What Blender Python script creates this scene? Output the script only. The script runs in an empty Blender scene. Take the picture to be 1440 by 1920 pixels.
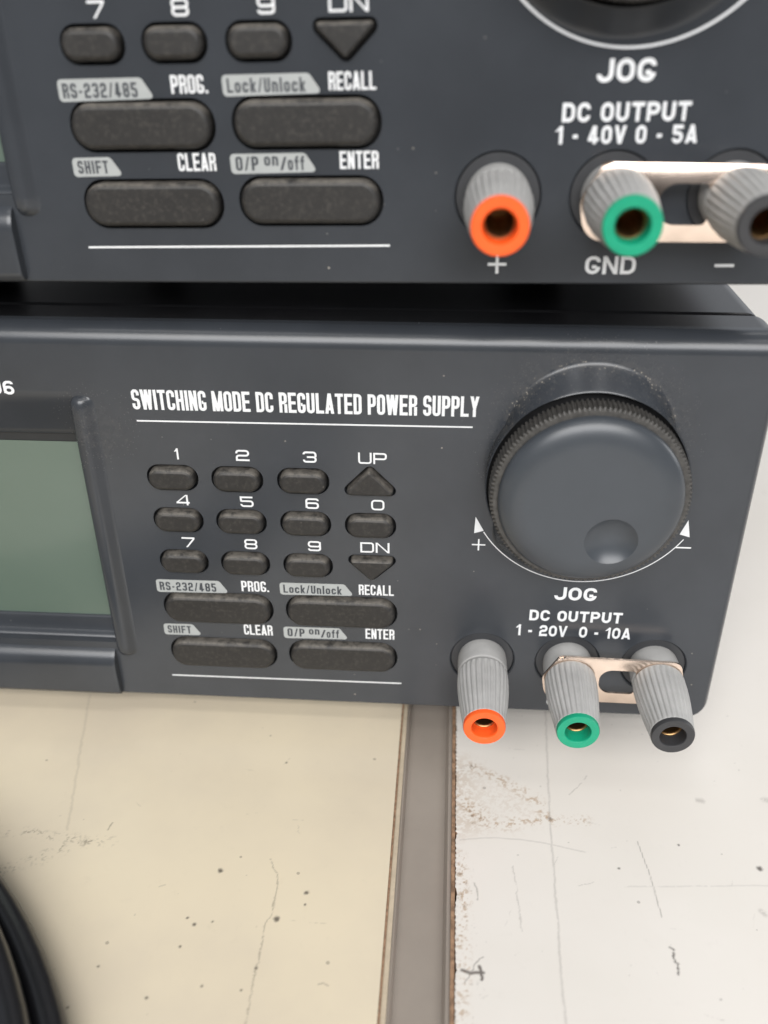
import bpy, bmesh, math, random
import numpy as np
from mathutils import Vector, Matrix

# ------------------------------------------------------------------ camera, world, lamps, exposure
S = bpy.context.scene
COL = S.collection
MM = 0.001
cam_d = bpy.data.cameras.new("camera")
cam = bpy.data.objects.new("camera", cam_d)
COL.objects.link(cam)
S.camera = cam
_r = Vector((0.9974036, 0.0716286, -0.0074356))
_u = Vector((-0.0294683, 0.5001738, 0.8654235))
_f = Vector((-0.0657081, 0.8629574, -0.5009860))
cam.matrix_world = Matrix(((_r.x, _u.x, -_f.x, 55.8175 * MM), (_r.y, _u.y, -_f.y, -163.0529 * MM),
                           (_r.z, _u.z, -_f.z, 87.1343 * MM), (0, 0, 0, 1)))
cam_d.sensor_fit = 'VERTICAL'
cam_d.sensor_height = 24.0
cam_d.lens = 24.0 * 1713.0 / 1920.0
cam_d.clip_start = 0.005
cam_d.clip_end = 50
cam_d.dof.use_dof = True
cam_d.dof.focus_distance = 0.188
cam_d.dof.aperture_fstop = 7.4

W = bpy.data.worlds.new("World")
S.world = W
W.use_nodes = True
wn, wl = W.node_tree.nodes, W.node_tree.links
bg = wn["Background"]
tc = wn.new("ShaderNodeTexCoord")
sx = wn.new("ShaderNodeSeparateXYZ")
wl.new(tc.outputs["Generated"], sx.inputs[0])
mr = wn.new("ShaderNodeMapRange")
mr.inputs[1].default_value, mr.inputs[2].default_value = -1, 1
wl.new(sx.outputs["Z"], mr.inputs[0])
rp = wn.new("ShaderNodeValToRGB")
rp.color_ramp.elements[0].position = 0.0
rp.color_ramp.elements[0].color = (0.10, 0.10, 0.10, 1)
rp.color_ramp.elements[1].position = 1.0
rp.color_ramp.elements[1].color = (0.62, 0.66, 0.72, 1)
e = rp.color_ramp.elements.new(0.52)
e.color = (0.36, 0.37, 0.39, 1)
wl.new(mr.outputs[0], rp.inputs[0])
# clutter of the room: uneven brightness that shows in the glossy surfaces
wnz = wn.new("ShaderNodeTexNoise")
wnz.inputs["Scale"].default_value = 2.6
wnz.inputs["Detail"].default_value = 4
wl.new(tc.outputs["Generated"], wnz.inputs["Vector"])
wmr = wn.new("ShaderNodeMapRange")
for _i, _v in ((1, 0.36), (2, 0.64), (3, 0.35), (4, 1.65)):
    wmr.inputs[_i].default_value = _v
wl.new(wnz.outputs["Fac"], wmr.inputs[0])
wmx = wn.new("ShaderNodeVectorMath")
wmx.operation = 'SCALE'
wl.new(rp.outputs[0], wmx.inputs[0])
wyr = wn.new("ShaderNodeMapRange")                    # the far side of the room is the bright one
for _i, _v in ((1, -0.2), (2, 0.9), (3, 1.0), (4, 4.5)):
    wyr.inputs[_i].default_value = _v
wl.new(sx.outputs["Y"], wyr.inputs[0])
wmu = wn.new("ShaderNodeMath")
wmu.operation = 'MULTIPLY'
wl.new(wmr.outputs[0], wmu.inputs[0])
wl.new(wyr.outputs[0], wmu.inputs[1])
wl.new(wmu.outputs[0], wmx.inputs[3])
wl.new(wmx.outputs[0], bg.inputs[0])
bg.inputs[1].default_value = 0.30


def area(name, loc, target, sx_, sy_, power, colr):
    l = bpy.data.lights.new(name, 'AREA')
    l.shape = 'RECTANGLE'
    l.size, l.size_y, l.energy, l.color = sx_, sy_, power, colr
    o = bpy.data.objects.new(name, l)
    COL.objects.link(o)
    o.location = loc
    d = Vector(target) - Vector(loc)
    o.rotation_euler = d.to_track_quat('-Z', 'Y').to_euler()
    return o


# ceiling fixtures of the workshop: rows running away from the bench, and an added fill lamp low on the right
area("ceiling_light", (0.3, -0.75, 2.0), (0.3, -0.7, 0), 2.4, 0.25, 8, (1.0, 0.98, 0.95))
area("ceiling_light", (0.2, -2.2, 2.0), (0.2, -1.6, 0), 3.4, 0.8, 82, (1.0, 0.98, 0.95))
area("ceiling_light", (0.2, -3.9, 2.1), (0.2, -2.2, 0), 4.4, 1.3, 180, (0.98, 0.985, 1.0))
area("ceiling_light", (1.1, 0.9, 2.0), (1.0, 0.7, 0), 2.0, 0.25, 6, (1.0, 0.97, 0.93))
area("right_fill_light", (3.2, 0.9, 0.55), (0.1, 0.0, 0), 1.6, 1.1, 22, (0.98, 0.99, 1.0))

S.view_settings.view_transform = 'Standard'
S.view_settings.look = 'None'
S.view_settings.gamma = 1
S.view_settings.exposure = 0
S.view_settings.use_curve_mapping = False

rng = random.Random(7)
nrg = np.random.default_rng(5)


# ------------------------------------------------------------------ materials
def node_mat(name):
    m = bpy.data.materials.new(name)
    m.use_nodes = True
    return m, m.node_tree.nodes, m.node_tree.links, m.node_tree.nodes["Principled BSDF"]


def mixrgb(n, l, fac, a, b):
    x = n.new("ShaderNodeMix")
    x.data_type = 'RGBA'
    for s, v in ((0, fac), (6, a), (7, b)):
        if hasattr(v, "is_linked"):
            l.new(v, x.inputs[s])
        elif s == 0:
            x.inputs[0].default_value = v
        else:
            x.inputs[s].default_value = (*v, 1)
    return x.outputs[2]


def math_(n, l, op, a, b=None, clamp=False):
    x = n.new("ShaderNodeMath")
    x.operation = op
    x.use_clamp = clamp
    for i, v in enumerate((a, b)):
        if v is None:
            continue
        if hasattr(v, "is_linked"):
            l.new(v, x.inputs[i])
        else:
            x.inputs[i].default_value = v
    return x.outputs[0]


def ramp(n, l, src, a, b):
    x = n.new("ShaderNodeMapRange")
    x.interpolation_type = 'SMOOTHSTEP' if a < b else 'LINEAR'
    x.inputs[1].default_value, x.inputs[2].default_value = a, b
    l.new(src, x.inputs[0])
    return x.outputs[0]


def noise(n, l, co, scale, detail=3, rough=0.6):
    x = n.new("ShaderNodeTexNoise")
    x.inputs["Scale"].default_value = scale
    x.inputs["Detail"].default_value = detail
    x.inputs["Roughness"].default_value = rough
    l.new(co, x.inputs["Vector"])
    return x.outputs["Fac"]


def specks(n, l, co, scale, size, thr):
    """small round grains: voronoi cells, only those whose random value beats thr"""
    v = n.new("ShaderNodeTexVoronoi")
    v.inputs["Scale"].default_value = scale
    l.new(co, v.inputs["Vector"])
    near = math_(n, l, 'LESS_THAN', v.outputs["Distance"], size)
    sp = n.new("ShaderNodeSeparateColor")
    l.new(v.outputs["Color"], sp.inputs[0])
    pick = math_(n, l, 'GREATER_THAN', sp.outputs[0], thr)
    return math_(n, l, 'MULTIPLY', near, pick)


def shell(n, l, co, centre, r0, r1):
    """1 near the sphere shell of radius r0 round a point of the object, fading over r1"""
    d = n.new("ShaderNodeVectorMath")
    d.operation = 'DISTANCE'
    l.new(co, d.inputs[0])
    d.inputs[1].default_value = centre
    x = math_(n, l, 'SUBTRACT', d.outputs["Value"], r0)
    x = math_(n, l, 'ABSOLUTE', x)
    return ramp(n, l, x, r1, 0.0)


def plastic(name, base, rough=0.42, dust=0.5, bump=0.02, shells=(), spec=0.5, grime=0.0, thr=0.97, settle=0.0):
    m, n, l, p = node_mat(name)
    t = n.new("ShaderNodeTexCoord")
    co = t.outputs["Object"]
    big = noise(n, l, co, 38, 5, 0.6)
    c = mixrgb(n, l, ramp(n, l, big, 0.3, 0.7), tuple(v * 0.9 for v in base), tuple(v * 1.1 for v in base))
    lint = specks(n, l, co, 800, 0.16, thr)
    patch = ramp(n, l, noise(n, l, co, 60, 3, 0.6), 0.46, 0.72)
    lint = math_(n, l, 'MULTIPLY', lint, math_(n, l, 'MULTIPLY', patch, dust))
    fine = specks(n, l, co, 2300, 0.3, 0.72)
    film = math_(n, l, 'MULTIPLY', ramp(n, l, noise(n, l, co, 1100, 6, 0.8), 0.46, 0.72), grime)
    total = math_(n, l, 'ADD', lint, film, True)
    for cen, r0, r1, k in shells:
        s = shell(n, l, co, cen, r0, r1)
        s = math_(n, l, 'MULTIPLY', math_(n, l, 'POWER', s, 1.6), k)
        brk = ramp(n, l, noise(n, l, co, 420, 5, 0.75), 0.40, 0.62)
        s = math_(n, l, 'MULTIPLY', s, math_(n, l, 'ADD', math_(n, l, 'MULTIPLY', fine, 0.9), 0.06))
        total = math_(n, l, 'ADD', total, math_(n, l, 'MULTIPLY', s, brk), True)
    if settle:
        ge = n.new("ShaderNodeNewGeometry")
        sp = n.new("ShaderNodeSeparateXYZ")
        l.new(ge.outputs["True Normal"], sp.inputs[0])
        up = ramp(n, l, sp.outputs["Z"], 0.30, 0.72)
        up = math_(n, l, 'MULTIPLY', up, math_(n, l, 'MULTIPLY', ramp(n, l, noise(n, l, co, 500, 5, 0.75), 0.30, 0.62), settle))
        total = math_(n, l, 'ADD', total, up, True)
    c = mixrgb(n, l, total, c, (0.30, 0.27, 0.23))
    l.new(c, p.inputs["Base Color"])
    rr = math_(n, l, 'ADD', math_(n, l, 'MULTIPLY', total, 0.4), rough)
    l.new(rr, p.inputs["Roughness"])
    p.inputs["Specular IOR Level"].default_value = spec
    b = n.new("ShaderNodeBump")
    b.inputs["Strength"].default_value = bump
    b.inputs["Distance"].default_value = 0.0002
    l.new(noise(n, l, co, 2600, 2, 0.5), b.inputs["Height"])
    l.new(b.outputs[0], p.inputs["Normal"])
    return m


def plain(name, base, rough, metal=0.0, spec=0.5, var=0.06, scale=300, coat=0.0):
    m, n, l, p = node_mat(name)
    t = n.new("ShaderNodeTexCoord")
    co = t.outputs["Object"]
    k = ramp(n, l, noise(n, l, co, scale, 4, 0.65), 0.3, 0.7)
    l.new(mixrgb(n, l, k, tuple(v * (1 - var) for v in base), tuple(min(1, v * (1 + var)) for v in base)),
          p.inputs["Base Color"])
    p.inputs["Roughness"].default_value = rough
    p.inputs["Metallic"].default_value = metal
    p.inputs["Specular IOR Level"].default_value = spec
    p.inputs["Coat Weight"].default_value = coat
    return m


PB = (0.035, 0.039, 0.0455)
M_panel = plastic("panel_plastic", PB, 0.27, 0.9, 0.03,
                  (((0.0834, 0.0, 0.0093), 0.0170, 0.006, 0.5), ((0.0834, 0.0, 0.0093), 0.0166, 0.0013, 1.5), ((-0.0145, 0.0, 0.010), 0.0, 0.011, 0.7)))
M_knob = plastic("knob_plastic", (0.045, 0.051, 0.059), 0.33, 0.15, 0.02)
M_knurl = plain("knob_grip", (0.055, 0.052, 0.048), 0.55, var=0.3, scale=900)
M_rubber = plastic("button_rubber", (0.0205, 0.0195, 0.0188), 0.5, 0.7, 0.05, grime=0.10, settle=0.34, thr=0.95, spec=0.4)
M_cover = plain("cover_shade_black", (0.011, 0.011, 0.012), 0.26, var=0.1)  # near-black: shade of the gap between the units put into the colour
M_black = plain("black_recess", (0.012, 0.012, 0.013), 0.6)
M_cup = plain("washer_plastic", (0.030, 0.031, 0.034), 0.45)
M_grey = plain("post_plastic", (0.40, 0.395, 0.385), 0.5, var=0.08, scale=160)
M_orange = plain("orange_plastic", (0.88, 0.115, 0.018), 0.4)
M_green = plain("green_plastic", (0.006, 0.30, 0.165), 0.4)
M_dark = plain("dark_plastic", (0.035, 0.035, 0.037), 0.5)
M_brass = plain("worn_brass", (0.36, 0.22, 0.10), 0.4, 1.0)
M_link = plain("plated_link", (0.76, 0.62, 0.52), 0.16, 1.0, var=0.12, scale=120)
_n, _l = M_link.node_tree.nodes, M_link.node_tree.links
_b = _n.new("ShaderNodeBump")
_b.inputs["Strength"].default_value = 1.0
_b.inputs["Distance"].default_value = 1.0
_t = _n.new("ShaderNodeTexCoord")
_s = _n.new("ShaderNodeSeparateXYZ")                     # the strap is bowed a little across its width
_l.new(_t.outputs["Object"], _s.inputs[0])
_q = math_(_n, _l, 'ADD', _s.outputs["Z"], 0.0452)
_q = math_(_n, _l, 'MULTIPLY', math_(_n, _l, 'MULTIPLY', _q, _q), -24.0)
_q = math_(_n, _l, 'ADD', _q, math_(_n, _l, 'MULTIPLY', noise(_n, _l, _t.outputs["Object"], 75, 1, 0.4), 0.0005))
_l.new(_q, _b.inputs["Height"])
_l.new(_b.outputs[0], _n["Principled BSDF"].inputs["Normal"])
M_white = plain("white_print", (0.70, 0.71, 0.72), 0.5, var=0.04)
M_tag = plain("grey_print", (0.36, 0.375, 0.37), 0.5, var=0.03)
M_ink = plain("dark_print", (0.045, 0.050, 0.058), 0.5)
M_lcdframe = plain("display_border", (0.019, 0.020, 0.021), 0.5)
M_cable = plain("cable_jacket", (0.010, 0.010, 0.012), 0.28, spec=0.6)
M_rubfoot = plain("rubber_foot", (0.015, 0.015, 0.015), 0.7)


def lcd_mat():
    m, n, l, p = node_mat("display_glass")
    t = n.new("ShaderNodeTexCoord")
    k = ramp(n, l, noise(n, l, t.outputs["Object"], 30, 3, 0.5), 0.3, 0.7)
    l.new(mixrgb(n, l, k, (0.090, 0.126, 0.100), (0.100, 0.136, 0.110)), p.inputs["Base Color"])
    p.inputs["Roughness"].default_value = 0.35
    p.inputs["Coat Weight"].default_value = 0.4
    p.inputs["Coat Roughness"].default_value = 0.12
    return m


M_lcd = lcd_mat()


def board_mat(name, base, dark, core, rough, warm):
    """laminate: the drawn wear (attributes dirt and core) over a broad second tone and faint procedural soiling"""
    m, n, l, p = node_mat(name)
    t = n.new("ShaderNodeTexCoord")
    co = t.outputs["Object"]
    k = ramp(n, l, noise(n, l, co, 16, 5, 0.6), 0.3, 0.7)
    c = mixrgb(n, l, k, base, warm)
    fine = ramp(n, l, noise(n, l, co, 330, 6, 0.8), 0.56, 0.80)
    c = mixrgb(n, l, math_(n, l, 'MULTIPLY', fine, 0.16), c, tuple(v * 0.62 for v in base))
    pin = specks(n, l, co, 240, 0.09, 0.90)
    c = mixrgb(n, l, math_(n, l, 'MULTIPLY', pin, 0.42), c, dark)
    a = n.new("ShaderNodeAttribute")
    a.attribute_name = "core"
    c = mixrgb(n, l, a.outputs["Fac"], c, core)
    a2 = n.new("ShaderNodeAttribute")
    a2.attribute_name = "dirt"
    c = mixrgb(n, l, a2.outputs["Fac"], c, dark)
    l.new(c, p.inputs["Base Color"])
    r = math_(n, l, 'ADD', math_(n, l, 'MULTIPLY', a.outputs["Fac"], 0.3), rough)
    l.new(r, p.inputs["Roughness"])
    return m


M_cream = board_mat("cream_laminate", (0.70, 0.61, 0.455), (0.10, 0.085, 0.07), (0.30, 0.18, 0.09), 0.20,
                    (0.615, 0.535, 0.415))  # second tone: the board's broad sheen mottled into its colour
M_worn = board_mat("white_laminate", (0.675, 0.637, 0.585), (0.085, 0.07, 0.06), (0.42, 0.30, 0.20), 0.42,
                   (0.71, 0.672, 0.625))
M_core = plain("board_core", (0.27, 0.165, 0.10), 0.8, var=0.4, scale=700)
M_band = plain("edge_band", (0.50, 0.42, 0.31), 0.5, var=0.1)
M_strip = plain("brushed_strip", (0.375, 0.325, 0.28), 0.30, 0.25, var=0.05, scale=40)
M_lipmetal = plain("strip_lip", (0.42, 0.40, 0.36), 0.35, 0.4)


# ------------------------------------------------------------------ object helpers
def obj(name, bm, mats, parent=None, smooth=None):
    """bm in millimetres -> linked mesh object in metres; smooth = sharp angle in degrees"""
    bmesh.ops.recalc_face_normals(bm, faces=bm.faces)
    me = bpy.data.meshes.new(name)
    bm.to_mesh(me)
    bm.free()
    return from_mesh(name, me, mats, parent, smooth)


def from_mesh(name, me, mats, parent=None, smooth=None, scale=True):
    if scale:
        me.transform(Matrix.Scale(MM, 4))
    if len(me.materials):
        me.materials.clear()
    for m in (mats if isinstance(mats, (list, tuple)) else [mats]):
        me.materials.append(m)
    if smooth is not None:
        me.polygons.foreach_set("use_smooth", [True] * len(me.polygons))
        me.set_sharp_from_angle(angle=math.radians(smooth))
    o = bpy.data.objects.new(name, me)
    COL.objects.link(o)
    if smooth is not None:
        wnm = o.modifiers.new("weighted", 'WEIGHTED_NORMAL')
        wnm.keep_sharp = True
        wnm.weight = 80
    o.parent = parent
    return o


def tag(o, label, cat=None, group=None, kind=None):
    if label:
        o["label"] = label
    if cat:
        o["category"] = cat
    if group:
        o["group"] = group
    if kind:
        o["kind"] = kind
    return o


def rounded(pts, r, n=7):
    """closed polygon (counter-clockwise) with rounded corners; r one value or one per corner"""
    out = []
    N = len(pts)
    for i, p in enumerate(pts):
        rr = r[i] if isinstance(r, (list, tuple)) else r
        p = Vector(p)
        a = (Vector(pts[i - 1]) - p)
        b = (Vector(pts[(i + 1) % N]) - p)
        la, lb = a.length, b.length
        a.normalize()
        b.normalize()
        ang = a.angle(b)
        if rr < 1e-4:
            out.append((p.x, p.y))
            continue
        d = rr / math.tan(ang / 2)
        d = min(d, la * 0.4999, lb * 0.4999)
        rr = d * math.tan(ang / 2)
        c = p + (a + b).normalized() * (rr / math.sin(ang / 2))
        v0 = p + a * d - c
        v1 = p + b * d - c
        t0 = math.atan2(v0.y, v0.x)
        t1 = math.atan2(v1.y, v1.x)
        while t1 - t0 > math.pi:
            t1 -= 2 * math.pi
        while t1 - t0 < -math.pi:
            t1 += 2 * math.pi
        for k in range(n + 1):
            t = t0 + (t1 - t0) * k / n
            out.append((c.x + rr * math.cos(t), c.y + rr * math.sin(t)))
    return out


def rect(x0, x1, z0, z1, r, n=7):
    return rounded([(x0, z0), (x1, z0), (x1, z1), (x0, z1)], r, n)


def inset(pts, d):
    if abs(d) < 1e-9:
        return list(pts)
    N = len(pts)
    out = []
    for i in range(N):
        p0, p1, p2 = Vector(pts[i - 1]), Vector(pts[i]), Vector(pts[(i + 1) % N])
        e0, e1 = (p1 - p0).normalized(), (p2 - p1).normalized()
        nrm = (Vector((-e0.y, e0.x)) + Vector((-e1.y, e1.x)))
        nrm.normalize()
        out.append((p1.x + nrm.x * d, p1.y + nrm.y * d))
    return out


def loft(bm, rings, cap0=True, cap1=True, mi=0):
    """rings: lists of (x,y,z), all the same length"""
    vs = [[bm.verts.new(p) for p in r] for r in rings]
    n = len(vs[0])
    fs = []
    for a, b in zip(vs, vs[1:]):
        for i in range(n):
            fs.append(bm.faces.new((a[i], a[(i + 1) % n], b[(i + 1) % n], b[i])))
    if cap0:
        fs.append(bm.faces.new(vs[0][::-1]))
    if cap1:
        fs.append(bm.faces.new(vs[-1]))
    for f in fs:
        f.material_index = mi
    return fs


def outline_rings(pts, spec):
    return [[(x, y, z) for x, z in inset(pts, d)] for d, y in spec]


def lathe(bm, prof, seg, cx, cz, mod=None, cap0=True, cap1=True, mi=0):
    """profile (r, y) about the axis through (cx, cz) along y"""
    rings = []
    for j, (r, y) in enumerate(prof):
        ring = []
        for i in range(seg):
            a = 2 * math.pi * i / seg
            rr = r + (mod(i, j) if mod else 0)
            ring.append((cx + rr * math.cos(a), y, cz + rr * math.sin(a)))
        rings.append(ring)
    return loft(bm, rings, cap0, cap1, mi)


def box(bm, x0, x1, y0, y1, z0, z1, mi=0):
    return loft(bm, [[(x0, y0, z0), (x1, y0, z0), (x1, y1, z0), (x0, y1, z0)],
                     [(x0, y0, z1), (x1, y0, z1), (x1, y1, z1), (x0, y1, z1)]], mi=mi)


def tmp_obj(bm):
    bmesh.ops.recalc_face_normals(bm, faces=bm.faces)
    me = bpy.data.meshes.new("tmp")
    bm.to_mesh(me)
    bm.free()
    o = bpy.data.objects.new("tmp", me)
    COL.objects.link(o)
    return o


def cut(base_bm, cutters):
    """exact boolean difference, returns a mesh"""
    a = tmp_obj(base_bm)
    trash = []
    for cb in cutters:
        b = tmp_obj(cb)
        trash.append(b)
        md = a.modifiers.new("cut", 'BOOLEAN')
        md.operation = 'DIFFERENCE'
        md.solver = 'EXACT'
        md.object = b
    dg = bpy.context.evaluated_depsgraph_get()
    dg.update()
    me = bpy.data.meshes.new_from_object(a.evaluated_get(dg))
    for o in trash + [a]:
        d = o.data
        bpy.data.objects.remove(o)
        bpy.data.meshes.remove(d)
    return me


# ------------------------------------------------------------------ lettering (stroke alphabet)
def stroke_quads(pts, t, rc, closed):
    """constant width ribbon along a polyline with rounded corners -> (left, right) point lists"""
    P = [Vector(p) for p in pts]
    N = len(P)
    line = []
    for i in range(N):
        if not closed and i in (0, N - 1):
            line.append(P[i])
            continue
        a, b = P[i - 1] - P[i], P[(i + 1) % N] - P[i]
        la, lb = a.length, b.length
        a.normalize()
        b.normalize()
        ang = a.angle(b)
        q = rc[i] if isinstance(rc, (list, tuple)) else rc
        d = min(q / math.tan(ang / 2), la * (0.4999 if (closed or i > 1) else 0.98),
                lb * (0.4999 if (closed or i < N - 2) else 0.98))
        r = d * math.tan(ang / 2)
        if r < 1e-4:
            line.append(P[i])
            continue
        c = P[i] + (a + b).normalized() * (r / math.sin(ang / 2))
        v0, v1 = P[i] + a * d - c, P[i] + b * d - c
        t0, t1 = math.atan2(v0.y, v0.x), math.atan2(v1.y, v1.x)
        while t1 - t0 > math.pi:
            t1 -= 2 * math.pi
        while t1 - t0 < -math.pi:
            t1 += 2 * math.pi
        for k in range(7):
            tt = t0 + (t1 - t0) * k / 6
            line.append(c + Vector((math.cos(tt), math.sin(tt))) * r)
    # drop doubles
    ln = [line[0]]
    for q in line[1:]:
        if (q - ln[-1]).length > 1e-4:
            ln.append(q)
    if closed and (ln[0] - ln[-1]).length < 1e-4:
        ln.pop()
    M = len(ln)
    L, R = [], []
    for i in range(M):
        if closed or 0 < i < M - 1:
            e0, e1 = (ln[i] - ln[i - 1]).normalized(), (ln[(i + 1) % M] - ln[i]).normalized()
            nn = Vector((-e0.y - e1.y, e0.x + e1.x))
            if nn.length < 1e-6:
                nn = Vector((-e0.y, e0.x))
            nn.normalize()
            k = 1 / max(0.45, nn.dot(Vector((-e0.y, e0.x))))
        else:
            e0 = (ln[1] - ln[0]).normalized() if i == 0 else (ln[-1] - ln[-2]).normalized()
            nn, k = Vector((-e0.y, e0.x)), 1
        L.append(ln[i] + nn * (t / 2 * k))
        R.append(ln[i] - nn * (t / 2 * k))
    return L, R


def glyph(ch, w, t, rc):
    """primitives in a cell w wide and 1 high: ('s', points, closed, radius) or ('p', xa, ya, xb, yb, hw)"""
    h = t / 2
    l, r, b, T, m = h, w - h, h, 1 - h, 0.5
    cx = w / 2
    xh = 0.72                                  # x height of the small letters
    s = lambda pts, c=False, q=rc: ('s', pts, c, q)
    hw = t * 1.05
    D = {
        'O': [s([(l, b), (r, b), (r, T), (l, T)], True)],
        'D': [('s', [(l, b), (r, b), (r, T), (l, T)], True, 'D')],
        'S': [s([(r, 1 - .30), (r, T), (l, T), (l, m), (r, m), (r, b), (l, b), (l, .30)])],
        'I': [s([(cx, 0), (cx, 1)])],
        'T': [s([(0, T), (w, T)]), s([(cx, 0), (cx, 1 - t)])],
        'C': [s([(r, .66), (r, T), (l, T), (l, b), (r, b), (r, .34)])],
        'H': [s([(l, 0), (l, 1)]), s([(r, 0), (r, 1)]), s([(t, m), (w - t, m)])],
        'N': [s([(l, 0), (l, 1)]), s([(r, 0), (r, 1)]), ('p', l, 1, r, 0, hw)],
        'G': [s([(r, .68), (r, T), (l, T), (l, b), (r, b), (r, m - h)]), s([(cx - h * .4, m - h), (w - t, m - h)])],
        'M': [s([(l, 0), (l, 1)]), s([(r, 0), (r, 1)]), ('p', l, 1, cx, 0, hw), ('p', cx, 0, r, 1, hw)],
        'E': [s([(l, 0), (l, 1)]), s([(t, T), (w, T)]), s([(t, m), (w * .92, m)]), s([(t, b), (w, b)])],
        'F': [s([(l, 0), (l, 1)]), s([(t, T), (w, T)]), s([(t, m), (w * .92, m)])],
        'R': [s([(l, 0), (l, 1)]), s([(t, T), (r, T), (r, m), (t, m)]), s([(r, 0), (r, m - h)], q=0)],
        'P': [s([(l, 0), (l, 1)]), s([(t, T), (r, T), (r, m - .05), (t, m - .05)])],
        'U': [s([(l, 1), (l, b), (r, b), (r, 1)])],
        'L': [s([(l, 0), (l, 1)]), s([(t, b), (w, b)])],
        'A': [('p', l, 0, cx, 1, hw), ('p', cx, 1, r, 0, hw), s([(w * .26, .24), (w * .74, .24)])],
        'V': [('p', l, 1, cx, 0, hw), ('p', cx, 0, r, 1, hw)],
        'W': [('p', l, 1, w * .28, 0, hw), ('p', w * .28, 0, cx, 1, hw), ('p', cx, 1, w * .72, 0, hw),
              ('p', w * .72, 0, r, 1, hw)],
        'Y': [('p', l, 1, cx, .42, hw), ('p', cx, .42, r, 1, hw), s([(cx, 0), (cx, .46)])],
        'J': [s([(r, 1), (r, b), (l, b), (l, .34)])],
        'K': [s([(l, 0), (l, 1)]), ('p', l + h, .42, r, 1, hw), ('p', l + h, .58, r, 0, hw)],
        '.': [s([(cx, 0), (cx, t * 1.1)])],
        '-': [s([(w * .12, .42), (w * .88, .42)])],
        '/': [('p', h * .6, 0, w - h * .6, 1, t * .75)],
        '+': [s([(0, m), (w, m)]), s([(cx, .5 - w / 2), (cx, m - h)]), s([(cx, m + h), (cx, .5 + w / 2)])],
        '1': [s([(cx + h, 0), (cx + h, 1)]), ('p', cx - t * .9, .70, cx + h, .97, t * .9)],
        '2': [s([(l, .68), (l, T), (r, T), (r, m), (l, m - .02), (l, b), (w, b)], q=[0, rc, rc, rc, rc, 0, 0])],
        '3': [s([(l, .74), (l, T), (r, T), (r, m + h * .2)]), s([(w * .3, m), (r, m), (r, b), (l, b), (l, .26)])],
        '4': [s([(r - t * .7, 0), (r - t * .7, 1)]), ('p', l, .30, r - t * .9, 1, t),
              s([(0, .25), (w, .25)])],
        '5': [s([(w * .95, T), (l, T), (l, m + .06), (r, m + .06), (r, b), (l, b), (l, .28)], q=[0, 0, .03, rc, rc, rc, 0])],
        '6': [s([(r, .76), (r, T), (l, T), (l, b)]), s([(l, b), (r, b), (r, m + .04), (l, m + .04)], True)],
        '7': [s([(0, T), (w, T)]), ('p', w * .34, 0, r, 1 - t, hw)],
        '8': [s([(l, m), (r, m), (r, T), (l, T)], True), s([(l, b), (r, b), (r, m), (l, m)], True)],
        '9': [s([(l, .24), (l, b), (r, b), (r, T)]), s([(l, m - .04), (r, m - .04), (r, T), (l, T)], True)],
        '0': [s([(l, b), (r, b), (r, T), (l, T)], True)],
        'o': [s([(l, b), (r, b), (r, xh - h), (l, xh - h)], True)],
        'c': [s([(r, .46), (r, xh - h), (l, xh - h), (l, b), (r, b), (r, .27)])],
        'n': [s([(l, 0), (l, xh)]), s([(t, xh - h), (r, xh - h), (r, 0)])],
        'l': [s([(cx, 0), (cx, 1)])],
        'k': [s([(l, 0), (l, 1)]), ('p', l + h, .30, r, xh, hw), ('p', l + h, .42, r, 0, hw)],
        'f': [s([(cx, 0), (cx, T), (w, T)]), s([(0, xh - h), (cx - h, xh - h)]),
              s([(cx + h, xh - h), (w, xh - h)])],
    }
    return D[ch]


WIDE = {'M': 1.35, 'W': 1.5, 'I': .5, '.': .5, '-': .62, '/': .72, ' ': .45, '1': .62, 'l': .5, 'A': 1.1, 'f': .8,
        'V': 1.1, 'Y': 1.08, 'J': .92}


def lettering(bm, text, x0, x1, z0, z1, cw, t, rc, gap, y=-0.03, align='fit', skew=0.0, mi=0, ratio=1.0):
    """text printed flat on the panel between x0..x1, z0..z1.  cw, t, rc, gap are fractions of the height"""
    adv = []
    tot = 0.0
    for ch in text:
        w = cw * WIDE.get(ch, 1.0)
        if ch == 'I' or ch == 'l':
            w = t * 1.05
        if ch == '.':
            w = t
        adv.append((ch, tot, w))
        tot += w + gap
    tot -= gap
    H = z1 - z0
    kx = (x1 - x0) / tot
    k = 0

    def P(x, z):
        return (x0 + x * kx + skew * (z * H), z0 + z * H)
    for ch, ox, w in adv:
        if ch == ' ':
            continue
        for pr in glyph(ch, w, t, rc):
            yy = y - 0.0025 * (k % 6)
            k += 1
            if pr[0] == 's':
                q = pr[3]
                pts = pr[1]
                if q == 'D':
                    q = [0, rc, rc, 0]
                L, R = stroke_quads(pts, t, q, pr[2])
                n = len(L)
                vl = [bm.verts.new((*P(ox + a.x, a.y),)[:1] + (yy,) + (P(ox + a.x, a.y)[1],)) for a in L]
                vr = [bm.verts.new((P(ox + a.x, a.y)[0], yy, P(ox + a.x, a.y)[1])) for a in R]
                for i in range(n if pr[2] else n - 1):
                    j = (i + 1) % n
                    f = bm.faces.new((vl[i], vr[i], vr[j], vl[j]))
                    f.material_index = mi
            else:
                _, xa, ya, xb, yb, hw = pr
                q = [(xa - hw / 2, ya), (xa + hw / 2, ya), (xb + hw / 2, yb), (xb - hw / 2, yb)]
                f = bm.faces.new([bm.verts.new((P(ox + a, c)[0], yy, P(ox + a, c)[1])) for a, c in q])
                f.material_index = mi


def flat(bm, pts, y, mi=0):
    f = bm.faces.new([bm.verts.new((x, y, z)) for x, z in pts])
    f.material_index = mi
    return f


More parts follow.
